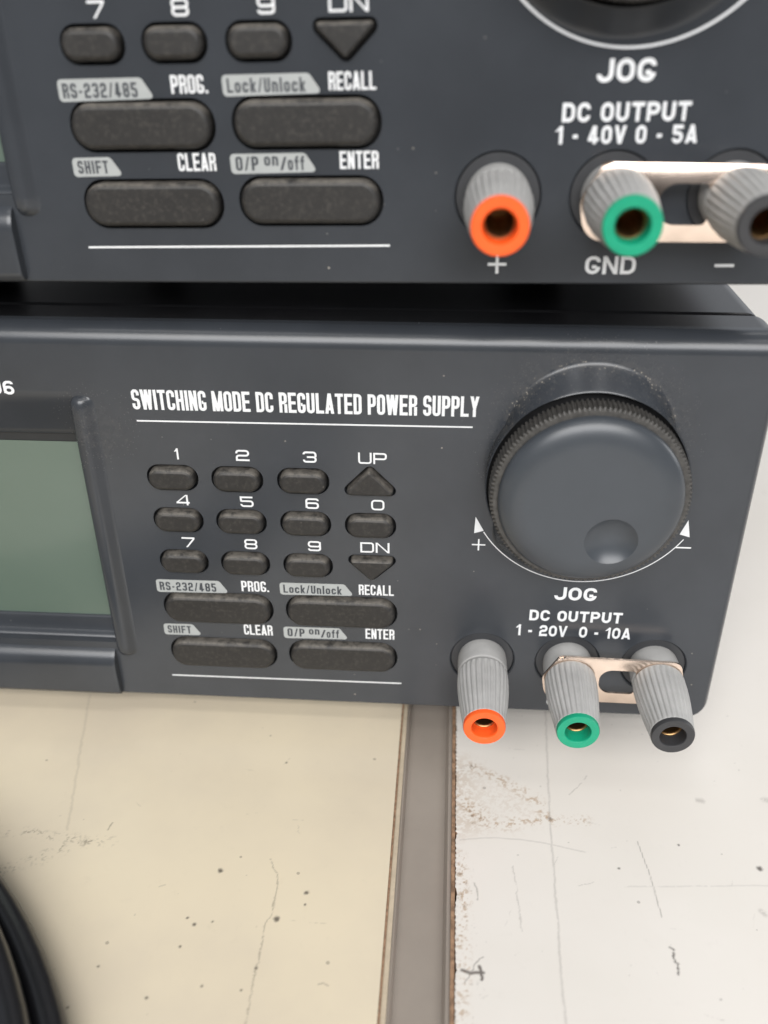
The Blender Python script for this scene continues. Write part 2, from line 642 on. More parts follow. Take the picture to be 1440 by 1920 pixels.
def face_front(o):
    """printed sheets look towards -Y"""
    me = o.data
    bm = bmesh.new()
    bm.from_mesh(me)
    for f in bm.faces:
        f.normal_update()
        if f.normal.y > 0:
            f.normal_flip()
    bm.to_mesh(me)
    bm.free()
    return o


# ------------------------------------------------------------------ the power supplies
X0, X1, ZB, ZT = -76.0, 117.7, -60.5, 31.4
COLS = (-0.25, 13.25, 26.9, 40.55)
ROWS = (-0.8, -10.9, -21.35)
BW, BH = 10.8, 6.0
LONG = ((6.1, -33.55), (33.75, -33.35), (6.15, -46.1), (33.75, -45.75))
LW, LH = 24.9, 8.3
UP_TRI = [(33.6, -3.75), (47.6, -3.75), (40.6, 3.5)]
DN_TRI = [(40.75, -25.0), (47.7, -18.25), (33.8, -18.25)]
POSTS = (65.34, 84.34, 103.34)
PZ = -45.2
KX, KZ = 83.4, 1.9


def stadium(cx, cz, w, h):
    return rect(cx - w / 2, cx + w / 2, cz - h / 2, cz + h / 2, h / 2 * 0.96, 9)


def prism(pts, y0, y1):
    bm = bmesh.new()
    loft(bm, [[(x, y0, z) for x, z in pts], [(x, y1, z) for x, z in pts]])
    return bm


def key_outlines():
    ks = []
    names = iter("123456789")
    for r in range(3):
        for c in range(3):
            ks.append(('number_button', stadium(COLS[c], ROWS[r], BW, BH)))
    ks.append(('number_button', stadium(COLS[3], ROWS[1], BW, BH)))
    ks.append(('arrow_button', rounded(UP_TRI, 1.25)))
    ks.append(('arrow_button', rounded(DN_TRI, 1.25)))
    for cx, cz in LONG:
        ks.append(('function_button', stadium(cx, cz, LW, LH)))
    return ks


def egg(n, f):
    """collar outline round the knob: a narrow crown on top, a round belly below"""
    out = []
    for i in range(n):
        a = 2 * math.pi * i / n
        sn = math.sin(a)
        # crown: circle of radius 16.5 about a point above the knob axis
        dz = 9.3 - 1.2
        bq = -dz * sn
        top = -bq + math.sqrt(max(0.0, bq * bq - dz * dz + 16.6 ** 2))
        low = 22.9
        k = min(1, max(0, (-sn - 0.42) / 0.3))
        k = k * k * (3 - 2 * k)
        rr = max(top, 19.5) * (1 - k) + low * k
        rr = rr * f + 19.5 * (1 - f)
        out.append((KX + rr * math.cos(a), 1.2 * f + KZ * (1 - f) + rr * sn))
    return out


def make_panel_mesh():
    bm = bmesh.new()
    rings = []

    def slab(ds, dt, y):
        o = rounded([(X0 + ds, ZB + ds * .55), (X1 - ds, ZB + ds * .55), (X1 - ds, ZT - dt), (X0 + ds, ZT - dt)],
                    [5.0 - ds, 5.0 - ds, 2.6 - ds * .5, 2.6 - ds * .5], 10)
        rings.append([(x, y, z) for x, z in o])
    slab(0, 0, 5.0)
    slab(0, 0, 4.0)
    for k in range(1, 13):
        a = math.pi / 2 * k / 12
        slab(2.0 * (1 - math.cos(a)), 4.0 * (1 - math.cos(a)), 4.0 - 4.0 * math.sin(a))
    loft(bm, rings)
    # the rest of the bezel, behind a fine seam
    cutters = []
    for _, pts in key_outlines():
        cutters.append(prism(pts, -1.0, 2.4))
    for x in POSTS:
        c = bmesh.new()
        lathe(c, [(7.35, -1), (7.35, 0.02), (7.1, 0.3), (7.1, 2.0)], 64, x, PZ)
        cutters.append(c)
    cutters.append(prism(rect(-66, -18.3, -44.5, 17.9, 0.5), -1, 7))
    me = cut(bm, cutters)
    # bezel body behind the seam, in the cover's shade-darkened black
    b2 = bmesh.new()
    b2.from_mesh(me)
    o2 = rounded([(X0 + .1, ZB + .1), (X1 - .1, ZB + .1), (X1 - .1, ZT - .1), (X0 + .1, ZT - .1)],
                 [5.0, 5.0, 4.0, 4.0], 10)
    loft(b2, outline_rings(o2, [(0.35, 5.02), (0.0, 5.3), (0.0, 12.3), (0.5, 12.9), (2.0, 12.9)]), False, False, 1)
    # collar round the jog knob
    NE = 128
    rings = []
    for f, y in ((1.14, 0.03), (1.07, -0.02), (1.0, -0.10), (0.94, -0.23), (0.88, -0.43), (0.80, -0.76), (0.60, -1.7),
                 (0.40, -2.7), (0.24, -3.5), (0.14, -4.0), (0.09, -4.2)):
        rings.append([(x, y, z) for x, z in egg(NE, f)])
    for rr, y in ((19.75, -4.25), (19.6, -4.1), (19.55, -3.6), (19.5, 0.05)):
        rings.append([(KX + rr * math.cos(2 * math.pi * i / NE), y, KZ + rr * math.sin(2 * math.pi * i / NE))
                      for i in range(NE)])
    loft(b2, rings, False, False)
    # upright rib beside the display
    rib = []
    RX = -16.7
    for z, h, dx in ((17.0, .05, .35), (16.6, .8, .7), (15.7, 1.45, .95), (14.2, 1.65, 1.0), (0, 1.6, 1.0), (-20, 1.6, 1.0),
                     (-44.6, 1.6, 1.0), (-46.4, 1.45, .95), (-47.5, .9, .75), (-48.1, .05, .35)):
        ring = []
        for i in range(21):
            u = 1 - 2 * i / 20                    # +1 outer (key side) .. -1 inner (display side)
            if u > 0:
                x, hh = RX + 3.0 * dx * u, 0.5 + 0.5 * math.cos(math.pi * u)
            else:
                x, hh = RX + 2.3 * dx * u, math.sqrt(max(0.0, 1 - u * u))
            ring.append((x, 0.05 - h * hh, z))
        ring += [(RX - 2.3 * dx, 1.5, z), (RX + 3.0 * dx, 0.12, z)]
        rib.append(ring)
    loft(b2, rib)
    me2 = bpy.data.meshes.new("panel")
    bmesh.ops.recalc_face_normals(b2, faces=b2.faces)
    b2.to_mesh(me2)
    b2.free()
    bpy.data.meshes.remove(me)
    return me2


def make_surround():
    """sloping frame of the display: hood on top, shelf and rolled lip below, swept along x"""
    bm = bmesh.new()
    hood = [(0.03, 18.6), (0.03, 17.9), (0.10, 17.2), (0.32, 16.2), (0.80, 14.8), (1.55, 12.8), (2.35, 10.6), (3.2, 8.3), (3.7, 6.9), (4.3, 6.7)]
    xa, xb = -66.0, -18.35
    vs = [[bm.verts.new((x, y - 0.01, z)) for y, z in hood] for x in (xa, xb)]
    for i in range(len(hood) - 1):
        bm.faces.new((vs[0][i], vs[0][i + 1], vs[1][i + 1], vs[1][i]))
    return bm


def make_lip():
    bm = bmesh.new()
    lip = [(4.4, -39.6), (3.6, -39.65), (3.3, -39.9), (3.2, -40.4), (3.12, -43.0), (3.0, -43.5), (2.75, -43.75), (2.4, -43.9), (2.05, -44.12),
           (1.77, -44.45), (1.6, -44.9), (1.45, -45.35), (1.1, -45.7), (0.6, -45.97), (-0.2, -46.5), (-0.85, -47.1), (-1.4, -47.85), (-1.8, -48.7), (-2.03, -49.55), (-2.1, -50.4), (-2.0, -57.6), (-1.75, -58.5),
           (-1.1, -59.2), (0.2, -59.5), (1.9, -59.5), (1.9, -44.9 - 2), (4.4, -46.0)]
    xs = [(-66.0, 1.0), (-20.4, 1.0), (-19.9, 0.985), (-19.62, 0.95), (-19.5, 0.85)]
    rings = []
    for x, k in xs:
        rings.append([(x, y if y > 1 else (1 + (y - 1) * (1 if k == 1.0 else k)), z if k == 1.0 else -51 + (z + 51) * (1 - (1 - k) * .3))
                      for y, z in lip])
    loft(bm, rings)
    return bm


def button_cap(pts, big, arrow=False):
    bm = bmesh.new()
    o = inset(pts, 0.55)
    top = -1.55 if big else -1.6
    k = 0.62 if arrow else 1.0
    spec = [(0.0, 2.3), (0.0, top + .95), (0.14 * k, top + .55), (0.40 * k, top + .24), (0.75 * k, top + .05), (1.0 * k, top)]
    loft(bm, outline_rings(o, spec), False, True)
    return bm


def make_knob():
    bm = bmesh.new()
    cap = [(16.6, -9.2), (17.35, -9.25), (17.5, -9.5)]
    for k in range(1, 13):
        a = math.pi / 2 * k / 12
        cap.append((12.0 + 5.5 * math.cos(a), -9.55 - 2.75 * math.sin(a)))
    lathe(bm, cap, 160, KX, KZ)
    c = bmesh.new()
    bmesh.ops.create_uvsphere(c, u_segments=96, v_segments=64, radius=8.2,
                              matrix=Matrix.Translation((KX + 4.4, -12.3 - 6.45, KZ - 7.5)))
    return cut(bm, [c])


def make_knurl():
    bm = bmesh.new()
    seg = 128 * 4
    zig = (0.0, 0.0, -0.42, -0.42)

    def mod(i, j):
        return zig[i % 4] if 1 <= j <= 4 else 0.0
    prof = [(17.0, -5.1), (18.75, -5.15), (19.1, -5.35), (19.1, -7.0), (18.95, -8.9), (18.3, -9.25), (16.6, -9.3)]
    lathe(bm, prof, seg, KX, KZ, mod, False, False)
    return bm


def make_post(cx):
    bm = bmesh.new()
    # smooth collar
    lathe(bm, [(5.2, 1.0), (5.35, 0.2), (5.45, -1.0), (5.45, -4.9), (5.3, -5.2), (4.0, -5.25)], 56, cx, PZ, None, False, False)
    # ribbed grip, tapering to the tip
    seg = 28 * 6
    zig = (0.0, 0.02, 0.0, -0.20, -0.30, -0.20)

    def mod(i, j):
        if 3 <= j <= 11:
            k = (1, 1, 1, 1, .9, .75, .55, .4, .3)[j - 3]
            return zig[i % 6] * k
        return 0.0
    prof = [(4.0, -5.85), (5.35, -5.9), (5.5, -6.3), (5.55, -6.9), (5.55, -9.0), (5.45, -11.5), (5.25, -14.0), (5.0, -16.5),
            (4.72, -18.8), (4.55, -20.2), (4.50, -20.9), (4.46, -21.15), (4.30, -21.2), (3.0, -21.2)]
    lathe(bm, prof, seg, cx, PZ, mod, False, False)
    return bm


def make_tip(cx):
    bm = bmesh.new()
    lathe(bm, [(3.2, -20.0), (4.34, -20.6), (4.38, -21.9), (4.22, -22.25), (3.6, -22.3), (2.75, -22.2), (2.5, -21.9), (2.48, -18.6)],
          64, cx, PZ, None, False, False)
    return bm


def make_socket(cx):
    bm = bmesh.new()
    lathe(bm, [(2.48, -19.2), (2.30, -19.25), (2.12, -19.1), (2.0, -18.8), (2.0, -7.0)], 48, cx, PZ, None, False, True)
    return bm


def make_cup(cx):
    bm = bmesh.new()
    lathe(bm, [(7.08, 1.9), (7.08, 0.75), (6.9, 0.55), (6.3, 0.5), (5.0, 0.5)], 64, cx, PZ, None, False, True)
    return bm


def make_link():
    """plated strap between the earth and the negative post, bent up a little at one corner"""
    xa, xb = POSTS[1], POSTS[2]
    out = rounded([(xa - 5.0, PZ - 6.0), (xb + 4.6, PZ - 6.2), (xb + 5.6, PZ), (xb + 4.2, PZ + 5.6), (xa - 2.6, PZ + 6.2),
                   (xa - 6.1, PZ + 0.5)], [4.0, 2.2, 3, 2.0, 1.2, 3.0], 7)
    bm = bmesh.new()
    loft(bm, [[(x, -5.25, z) for x, z in out], [(x, -5.75, z) for x, z in out]])
    hole = prism(rounded([(xa + 6.3, PZ - 3.4), (xb - 4.9, PZ - 3.5), (xb - 4.9, PZ + 2.9), (xa + 6.3, PZ + 3.0)],
                         [2.8, 1.0, 1.0, 2.8], 8), -7, -4)
    b2 = []
    for x in (xa, xb):
        c = bmesh.new()
        lathe(c, [(3.6, -7), (3.6, -4)], 32, x, PZ)
        b2.append(c)
    me = cut(bm, [hole] + b2)
    b = bmesh.new()
    b.from_mesh(me)
    # small folded tab on the upper left corner
    loft(b, [[(xa - 2.9, -5.3, PZ + 5.5), (xa - 1.2, -5.3, PZ + 6.1), (xa - 1.2, -5.7, PZ + 6.1), (xa - 2.9, -5.7, PZ + 5.5)],
             [(xa - 3.1, -6.5, PZ + 6.2), (xa - 1.9, -6.5, PZ + 6.6), (xa - 1.9, -6.7, PZ + 6.3), (xa - 3.1, -6.7, PZ + 5.9)]])
    me2 = bpy.data.meshes.new("link")
    bmesh.ops.recalc_face_normals(b, faces=b.faces)
    b.to_mesh(me2)
    b.free()
    return me2


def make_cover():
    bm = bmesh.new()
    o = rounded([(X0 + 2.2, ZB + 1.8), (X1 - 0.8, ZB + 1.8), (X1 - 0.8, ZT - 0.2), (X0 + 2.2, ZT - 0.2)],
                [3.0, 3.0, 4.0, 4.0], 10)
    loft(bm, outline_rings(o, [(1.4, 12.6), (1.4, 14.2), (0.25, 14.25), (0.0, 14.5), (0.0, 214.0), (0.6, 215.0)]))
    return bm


TAGS = [  # outline (left bottom, right bottom, right top, left top), text, text box
    ([(-7.35, -29.75), (8.9, -29.45), (6.9, -26.25), (-7.3, -26.35)], 'RS-232/485', (-6.6, 6.1, -29.2, -26.95)),
    ([(20.35, -29.3), (36.7, -29.0), (34.6, -26.0), (20.3, -26.1)], 'Lock/Unlock', (21.1, 34.0, -28.75, -26.6)),
    ([(-7.2, -41.6), (1.6, -41.45), (-0.4, -38.4), (-7.15, -38.5)], 'SHIFT', (-6.3, -0.9, -41.05, -38.95)),
    ([(20.45, -41.3), (35.2, -41.05), (33.2, -38.0), (20.4, -38.1)], None, None),
]


def build_prints(parent, volts, number):
    def pr(name, fn, mats=None, y_front=True):
        bm = bmesh.new()
        fn(bm)
        me = bpy.data.meshes.new(name)
        bm.to_mesh(me)
        bm.free()
        return face_front(from_mesh(name, me, mats or M_white, parent))
    # compact heavy capitals
    CB = dict(cw=.40, t=.148, rc=.115, gap=.062)
    pr('printed_title', lambda b: lettering(b, 'SWITCHING MODE DC REGULATED POWER SUPPLY', -6.3, 61.9, 14.35, 18.6, **CB))
    pr('printed_rule', lambda b: flat(b, [(-5.95, 11.72), (60.85, 12.0), (60.85, 12.32), (-5.95, 12.04)], -0.03))
    pr('printed_rule', lambda b: flat(b, [(-6.95, -53.72), (47.1, -53.42), (47.1, -53.08), (-6.95, -53.38)], -0.03))
    HC = dict(cw=.42, t=.145, rc=.11, gap=.075)
    for tx, x0, x1, z0, z1 in (('PROG.', 11.8, 17.9, -28.75, -26.0), ('RECALL', 37.75, 45.4, -28.6, -25.9),
                               ('CLEAR', 11.35, 17.9, -40.75, -37.9), ('ENTER', 39.0, 45.5, -40.6, -37.8)):
        pr('printed_caption', lambda b: lettering(b, tx, x0, x1, z0, z1, **HC))
    # wide thin figures
    i = 0
    for r in range(3):
        for c in range(3):
            ch = '123456789'[i]
            i += 1
            cx = COLS[c] + (1.35, 1.55, 1.6)[c] + (.15 if ch in '147' else 0)
            hw = .8 if ch == '1' else 1.4
            zb = (3.45, -7.3, -17.7)[r] + .02 * c
            pr('printed_figure', lambda b: lettering(b, ch, cx - hw, cx + hw, zb, zb + 2.5, cw=1.12, t=.16, rc=.2, gap=.2))
    D9 = dict(cw=1.12, t=.15, rc=.18, gap=.14)
    pr('printed_figure', lambda b: lettering(b, '0', 40.75, 43.5, -7.15, -4.7, cw=1.12, t=.155, rc=.25, gap=.2))
    pr('printed_caption', lambda b: lettering(b, 'UP', 38.3, 44.05, 3.55, 6.05, **D9))
    pr('printed_caption', lambda b: lettering(b, 'DN', 38.3, 44.5, -17.6, -15.05, **D9))
    # grey tags with dark lettering
    LT = dict(cw=.44, t=.165, rc=.12, gap=.13, y=-0.06, mi=1)
    for pts, tx, bx in TAGS:
        def fn(b):
            flat(b, rounded(pts, [.7, .5, .9, .7], 5), -0.035)
            if tx:
                lettering(b, tx, bx[0], bx[1], bx[2], bx[3], **LT)
            else:
                lettering(b, 'O/P', 21.3, 25.2, -40.75, -38.5, **LT)
                lettering(b, 'on', 26.2, 28.6, -40.0, -37.95, **LT)
                lettering(b, '/', 28.9, 30.0, -40.75, -38.6, **LT)
                lettering(b, 'off', 30.2, 33.0, -40.75, -38.45, **LT)
        pr('printed_tag', fn, [M_tag, M_ink])
    # round-cornered bold capitals
    HB = dict(cw=.82, t=.21, rc=.34, gap=.12)
    pr('printed_caption', lambda b: lettering(b, 'JOG', 79.95, 88.9, -28.1, -24.75, **HB))
    H2 = dict(cw=.76, t=.215, rc=.33, gap=.14)
    pr('printed_caption', lambda b: lettering(b, 'DC OUTPUT', 75.05, 95.0, -33.8, -30.95, **H2))
    x0, x1 = volts[1]
    pr('printed_caption', lambda b: lettering(b, volts[0], x0, x1, volts[2], volts[2] + volts[3], cw=volts[4], t=.21, rc=.33, gap=.15))
    pr('printed_caption', lambda b: lettering(b, 'GND', 80.7, 89.2, -58.1, -55.05, cw=.78, t=.19, rc=.33, gap=.12))
    for cx, cz, w, t in ((63.2, -14.75, 1.4, .16), (65.67, -56.45, 1.6, .25)):
        def plus(b):
            flat(b, [(cx - w, cz - t), (cx + w, cz - t), (cx + w, cz + t), (cx - w, cz + t)], -0.03)
            flat(b, [(cx - t, cz - w), (cx + t, cz - w), (cx + t, cz + w), (cx - t, cz + w)], -0.034)
        pr('printed_plus', plus)
    for cx, cz, t in ((105.1, -13.9, .16), (103.9, -56.6, .24)):
        pr('printed_minus', lambda b: flat(b, [(cx - 1.6, cz - t), (cx + 1.6, cz - t), (cx + 1.6, cz + t), (cx - 1.6, cz + t)], -0.03))
    if number:
        pr('printed_caption', lambda b: lettering(b, number, -34.6, -29.85, 16.95, 19.85, cw=.7, t=.19, rc=.3, gap=.13))

    def arrow(b):
        a0, a1 = math.radians(211), math.radians(328)
        N = 64
        cx, cz, R0, R1 = 84.6, 0.75, 23.8, 23.8 + (0.22 if number else 0.42)
        vs = []
        for k in range(N + 1):
            a = a0 + (a1 - a0) * k / N
            vs.append((b.verts.new((cx + R0 * math.cos(a), -0.04, cz + R0 * math.sin(a))),
                       b.verts.new((cx + R1 * math.cos(a), -0.04, cz + R1 * math.sin(a)))))
        for p, q in zip(vs, vs[1:]):
            b.faces.new((p[0], p[1], q[1], q[0]))
        flat(b, [(62.3, -8.0), (64.1, -11.3), (62.15, -11.95)], -0.03)
        flat(b, [(105.15, -7.3), (106.0, -11.35), (103.9, -10.75)], -0.03)
    pr('printed_turn_arrow', arrow)


SHARED = {}


def shared_mesh(key, fn):
    if key not in SHARED:
        SHARED[key] = fn()
    return SHARED[key]


def power_supply(label, world, volts, number, feet):
    base = Vector((20.0, 60.0, ZB)) * MM
    root = bpy.data.objects.new("power_supply", None)
    root.empty_display_size = 0.02
    COL.objects.link(root)
    tag(root, label, "power supply", "stacked bench power supplies")
    hold = []

    def part(name, me, mats, parent=root, smooth=None, label=None):
        o = from_mesh(name, me, mats, parent, smooth)
        if label:
            o["label"] = label
        return o

    def bmpart(name, bm, mats, parent=root, smooth=None, label=None):
        o = obj(name, bm, mats, parent, smooth)
        if label:
            o["label"] = label
        return o
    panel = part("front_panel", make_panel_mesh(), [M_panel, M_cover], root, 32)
    backing = bmesh.new()
    flat(backing, rect(-9, 50, ZB + 6, 8, 2), 2.3)
    bmpart("panel_backing", backing, M_black, panel)
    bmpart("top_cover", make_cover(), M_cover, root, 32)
    bmpart("display_hood", make_surround(), M_panel, panel, 60)
    bmpart("display_lip", make_lip(), M_panel, panel, 28)
    lcd = bmesh.new()
    flat(lcd, rect(-60, -18.0, -39.6, 4.9, 0.6), 4.0)
    fr = bmesh.new()
    box(fr, -66.5, -17.6, 4.15, 6.0, -46, 14)
    disp = bmpart("display_border", fr, M_lcdframe)
    d = bmpart("display_glass", lcd, M_lcd, disp)
    face_front(d)
    for name, pts in key_outlines():
        bmpart(name, button_cap(pts, name == 'function_button', name == 'arrow_button'), M_rubber, root, 40)
    k = bmpart("jog_knob", bmesh.new(), M_knob) if False else part("jog_knob", make_knob(), M_knob, root, 35)
    bmpart("knurled_grip", make_knurl(), M_knurl, k, 20)
    shaft = bmesh.new()
    lathe(shaft, [(19.55, 0.1), (19.55, -0.05)], 96, KX, KZ)
    lathe(shaft, [(6.0, -0.02), (6.0, -5.4)], 48, KX, KZ)
    bmpart("knob_shaft", shaft, M_black, k, 40)
    for cx, tipm, lb in zip(POSTS, (M_orange, M_green, M_dark), ("grey binding post with orange tip",
                            "grey binding post with green tip", "grey binding post with black tip")):
        p = bmpart("binding_post", make_post(cx), M_grey, root, 28, lb)
        bmpart("coloured_tip", make_tip(cx), tipm, p, 40)
        bmpart("metal_socket", make_socket(cx), M_brass, p, 40)
        bmpart("washer", make_cup(cx), M_cup, p, 35)
    part("shorting_link", make_link(), M_link, root, 30)
    build_prints(panel, volts, number)
    for x, y, h in feet:
        f = bmesh.new()
        lathe(f, [(6.0, 0), (6.3, -1.0), (5.4, -h)], 32, 0, 0)
        bmesh.ops.rotate(f, verts=f.verts, matrix=Matrix.Rotation(math.radians(90), 3, 'X'))
        bmesh.ops.translate(f, verts=f.verts, vec=(x, y, ZB + 1.9))
        # after the turn the axis runs along z; make it point down
        zz = [v.co.z for v in f.verts]
        if max(zz) > ZB + 2.0:
            for v in f.verts:
                v.co.z = 2 * (ZB + 1.9) - v.co.z
        bmpart("foot", f, M_rubfoot, root, 35)
    # shift everything so the empty stands at the base of the thing
    for o in root.children_recursive:
        if o.parent == root:
            o.location = -base
    root.matrix_world = world @ Matrix.Translation(base)
    return root


I4 = Matrix.Identity(4)
UPW = Matrix(((0.99967582, 0.0204372, -0.01518494, -2.81876 * MM), (-0.02037109, 0.99978238, 0.00449577, -2.11759 * MM),
              (0.01527351, -0.00418497, 0.9998746, 100.30955 * MM), (0, 0, 0, 1)))
TABLE = -67.0
power_supply("dark grey power supply with 20 volt 10 amp outputs, standing on the table under another", I4,
             ('1 - 20V  0 - 10A', (72.4, 97.3), -38.0, 3.0, .76), "96",
             [(x, y, ZB + 1.9 - TABLE) for x in (-58, 78) for y in (60, 190)])


def up_foot(x, y):
    v = UPW @ Vector((x * MM, y * MM, (ZB + 1.9) * MM))
    return (x, y, max(1.5, (v.z / MM - (ZT - 0.2)) / 0.99987 - 0.05))


power_supply("dark grey power supply with 40 volt 5 amp outputs, stacked on top of the other", UPW,
             ('1 - 40V 0 - 5A', (74.3, 96.5), -37.1, 2.75, .66), None,
             [up_foot(-58, 60), up_foot(78, 60), up_foot(-58, 190), up_foot(78, 190)])


# ------------------------------------------------------------------ the table: two boards and the strip between them
class Wear:
    """dirt and bared core drawn on a fine grid of the board's visible part (millimetres)"""

    def __init__(self, x0, x1, y0, y1, step):
        self.x = np.arange(x0, x1 + step * .5, step)
        self.y = np.arange(y0, y1 + step * .5, step)
        self.x[-1], self.y[-1] = x1, y1
        self.X, self.Y = np.meshgrid(self.x, self.y)
        self.dirt = np.zeros_like(self.X)
        self.core = np.zeros_like(self.X)
        self.n1 = self.fbm(1.2)
        self.n2 = self.fbm(0.45)
        self.n3 = self.fbm(6.0)

    def fbm(self, size):
        out = np.zeros_like(self.X)
        amp = 1.0
        for o in range(4):
            c = size / (2 ** o)
            gx = ((self.x - self.x[0]) / c)
            gy = ((self.y - self.y[0]) / c)
            g = nrg.random((int(gy[-1]) + 3, int(gx[-1]) + 3))
            ix, iy = gx.astype(int), gy.astype(int)
            fx, fy = gx - ix, gy - iy
            fx, fy = fx * fx * (3 - 2 * fx), fy * fy * (3 - 2 * fy)
            a = g[np.ix_(iy, ix)] * (1 - fx) + g[np.ix_(iy, ix + 1)] * fx
            b = g[np.ix_(iy + 1, ix)] * (1 - fx) + g[np.ix_(iy + 1, ix + 1)] * fx
            out += amp * (a * (1 - fy)[:, None] + b * fy[:, None])
            amp *= .6
        return (out - out.min()) / (out.max() - out.min())

    def dist(self, pts, wob=0.0):
        d = np.full_like(self.X, 1e9)
        X = self.X + (self.n1 - .5) * wob
        Y = self.Y + (self.n3 - .5) * wob
        for (ax, ay), (bx, by) in zip(pts, pts[1:]):
            vx, vy = bx - ax, by - ay
            L = max(vx * vx + vy * vy, 1e-9)
            t = np.clip(((X - ax) * vx + (Y - ay) * vy) / L, 0, 1)
            d = np.minimum(d, np.hypot(X - ax - t * vx, Y - ay - t * vy))
        return d

    def line(self, pts, w, k, wob=0.3, brk=0.0, ch='dirt'):
        m = np.clip(1.5 - self.dist(pts, wob) / w, 0, 1) * k
        if brk:
            m *= np.clip((self.n1 - brk) * 6, 0, 1)
        setattr(self, ch, np.maximum(getattr(self, ch), m))

    def dot(self, x, y, r, k=0.9):
        d = np.hypot(self.X - x, (self.Y - y)) / (0.6 + 0.8 * self.n2)
        self.dirt = np.maximum(self.dirt, np.clip(1.6 - d / r, 0, 1) * k)

    def scuff(self, pts, w, k, thr=0.6, ch='dirt'):
        d = self.dist(pts, w)
        m = np.clip(1 - d / w, 0, 1) * np.clip((self.n2 * .6 + self.n1 * .4 - thr) * 9, 0, 1) * k
        setattr(self, ch, np.maximum(getattr(self, ch), m))


def board(name, wear, big, z, thick, mats, edge_fn=None, edge_side=None):
    """board mesh: fine grid where the camera looks, wide faces elsewhere, sides of bare core"""
    ny, nx = wear.X.shape
    X = wear.X.copy()
    Z = np.full_like(X, z)
    if edge_fn is not None:
        ex = edge_fn(wear.y)
        # the worn edge: the border column and a few beside it are pulled in
        for c in range(12):
            X[:, c] = np.maximum(X[:, c], wear.x[0] + ex * (1 - c / 14) + c * 0.02)
        for c in range(6):
            Z[:, c] -= np.clip(ex, 0, 1.2) * 0.30 * (1 - c / 6) + (0.12 if c == 0 else 0)
    co = np.stack([X, wear.Y, Z], -1).reshape(-1, 3)
    idx = np.arange(nx * ny).reshape(ny, nx)
    quads = np.stack([idx[:-1, :-1], idx[:-1, 1:], idx[1:, 1:], idx[1:, :-1]], -1).reshape(-1, 4)
    verts = co.tolist()
    faces = quads.tolist()
    nf = len(faces)
    X0_, X1_, Y0_, Y1_ = big
    gx0, gx1, gy0, gy1 = wear.x[0], wear.x[-1], wear.y[0], wear.y[-1]

    def quad(*pts):
        i = len(verts)
        verts.extend(pts)
        faces.append(list(range(i, i + len(pts))))
    mat = [0] * nf
    for (a, b, c, d_) in ((X0_, X1_, gy1, Y1_), (X0_, X1_, Y0_, gy0), (X0_, gx0, gy0, gy1), (gx1, X1_, gy0, gy1)):
        if b - a > 1e-3 and d_ - c > 1e-3:
            quad((a, c, z), (b, c, z), (b, d_, z), (a, d_, z))
            mat.append(0)
    # sides and underside
    zb = z - thick
    e = 1 if edge_side == 'left' else 0
    for (p, q) in (((X0_, Y0_), (X1_, Y0_)), ((X1_, Y0_), (X1_, Y1_)), ((X1_, Y1_), (X0_, Y1_))):
        quad((*p, zb), (*q, zb), (*q, z), (*p, z))
        mat.append(1)
    if edge_fn is None:
        quad((X0_, Y1_, zb), (X0_, Y0_, zb), (X0_, Y0_, z), (X0_, Y1_, z))
        mat.append(1)
    else:
        for (ya, yb_) in ((Y0_, gy0), (gy1, Y1_)):
            quad((X0_, yb_, zb), (X0_, ya, zb), (X0_, ya, z), (X0_, yb_, z))
            mat.append(1)
        for j in range(ny - 1):
            a, b = verts[idx[j, 0]], verts[idx[j + 1, 0]]
            quad(tuple(b), tuple(a), (X0_ + .05, wear.y[j], zb), (X0_ + .05, wear.y[j + 1], zb))
            mat.append(1)
    quad((X0_, Y0_, zb), (X0_, Y1_, zb), (X1_, Y1_, zb), (X1_, Y0_, zb))
    mat.append(1)
    me = bpy.data.meshes.new(name)
    me.from_pydata(verts, [], faces)
    me.polygons.foreach_set("material_index", mat)
    for ch in ('dirt', 'core'):
        at = me.attributes.new(ch, 'FLOAT', 'POINT')
        v = np.zeros(len(verts), dtype=np.float32)
        v[:nx * ny] = getattr(wear, ch).reshape(-1)
        at.data.foreach_set("value", v)
    me.transform(Matrix.Scale(MM, 4))
    for m in mats:
        me.materials.append(m)
    me.polygons.foreach_set("use_smooth", [False] * len(me.polygons))
    o = bpy.data.objects.new(name, me)
    COL.objects.link(o)
    return o


# cream board on the left
w = Wear(-58.0, 46.9, -86.0, 12.0, 0.22)
for x, y, r in ((13.1, -43.0, .42), (31.1, -47.0, .38), (31.2, -49.6, .24), (26.3, -53.1, .5), (24.3, -63.3, .28), (10.9, -55.3, .3),
                (9.2, -54.0, .25), (6.1, -70.1, .25), (14.2, -54.5, .2), (21.5, -13.0, .22), (-4.4, -64.9, .2), (9.4, -60.0, .2),
                (15.3, -67.3, .2), (22.5, -67.6, .2), (-7.1, -72.8, .22)):
    w.dot(x, y, r)
for _ in range(14):
    w.dot(rng.uniform(-40, 46), rng.uniform(-78, 2), rng.uniform(.08, .16), rng.uniform(.2, .5))
w.line([(22.6, -39.6), (23.9, -41.9), (24.8, -43.5), (25.2, -47.1), (25.1, -52.1), (24.5, -54.0), (24.6, -59.3), (24.3, -64.8),
        (24.4, -70.0), (24.4, -78)], .12, .42, .9, .25)
w.line([(25.1, -53.0), (27.5, -53.2), (36, -53.4)], .1, .22, .6, .4)
w.scuff([(-36, -37.0), (-29.5, -36.2), (-23.0, -37.3), (-16.9, -37.6), (-11.6, -37.2)], 2.0, .55, .55)
w.scuff([(-17, -37.6), (-12, -37.2)], 1.0, .6, .48)
w.scuff([(-33.0, -47.2), (-28.3, -44.7), (-24.0, -42.3), (-19.9, -39.2)], 2.4, .5, .56)
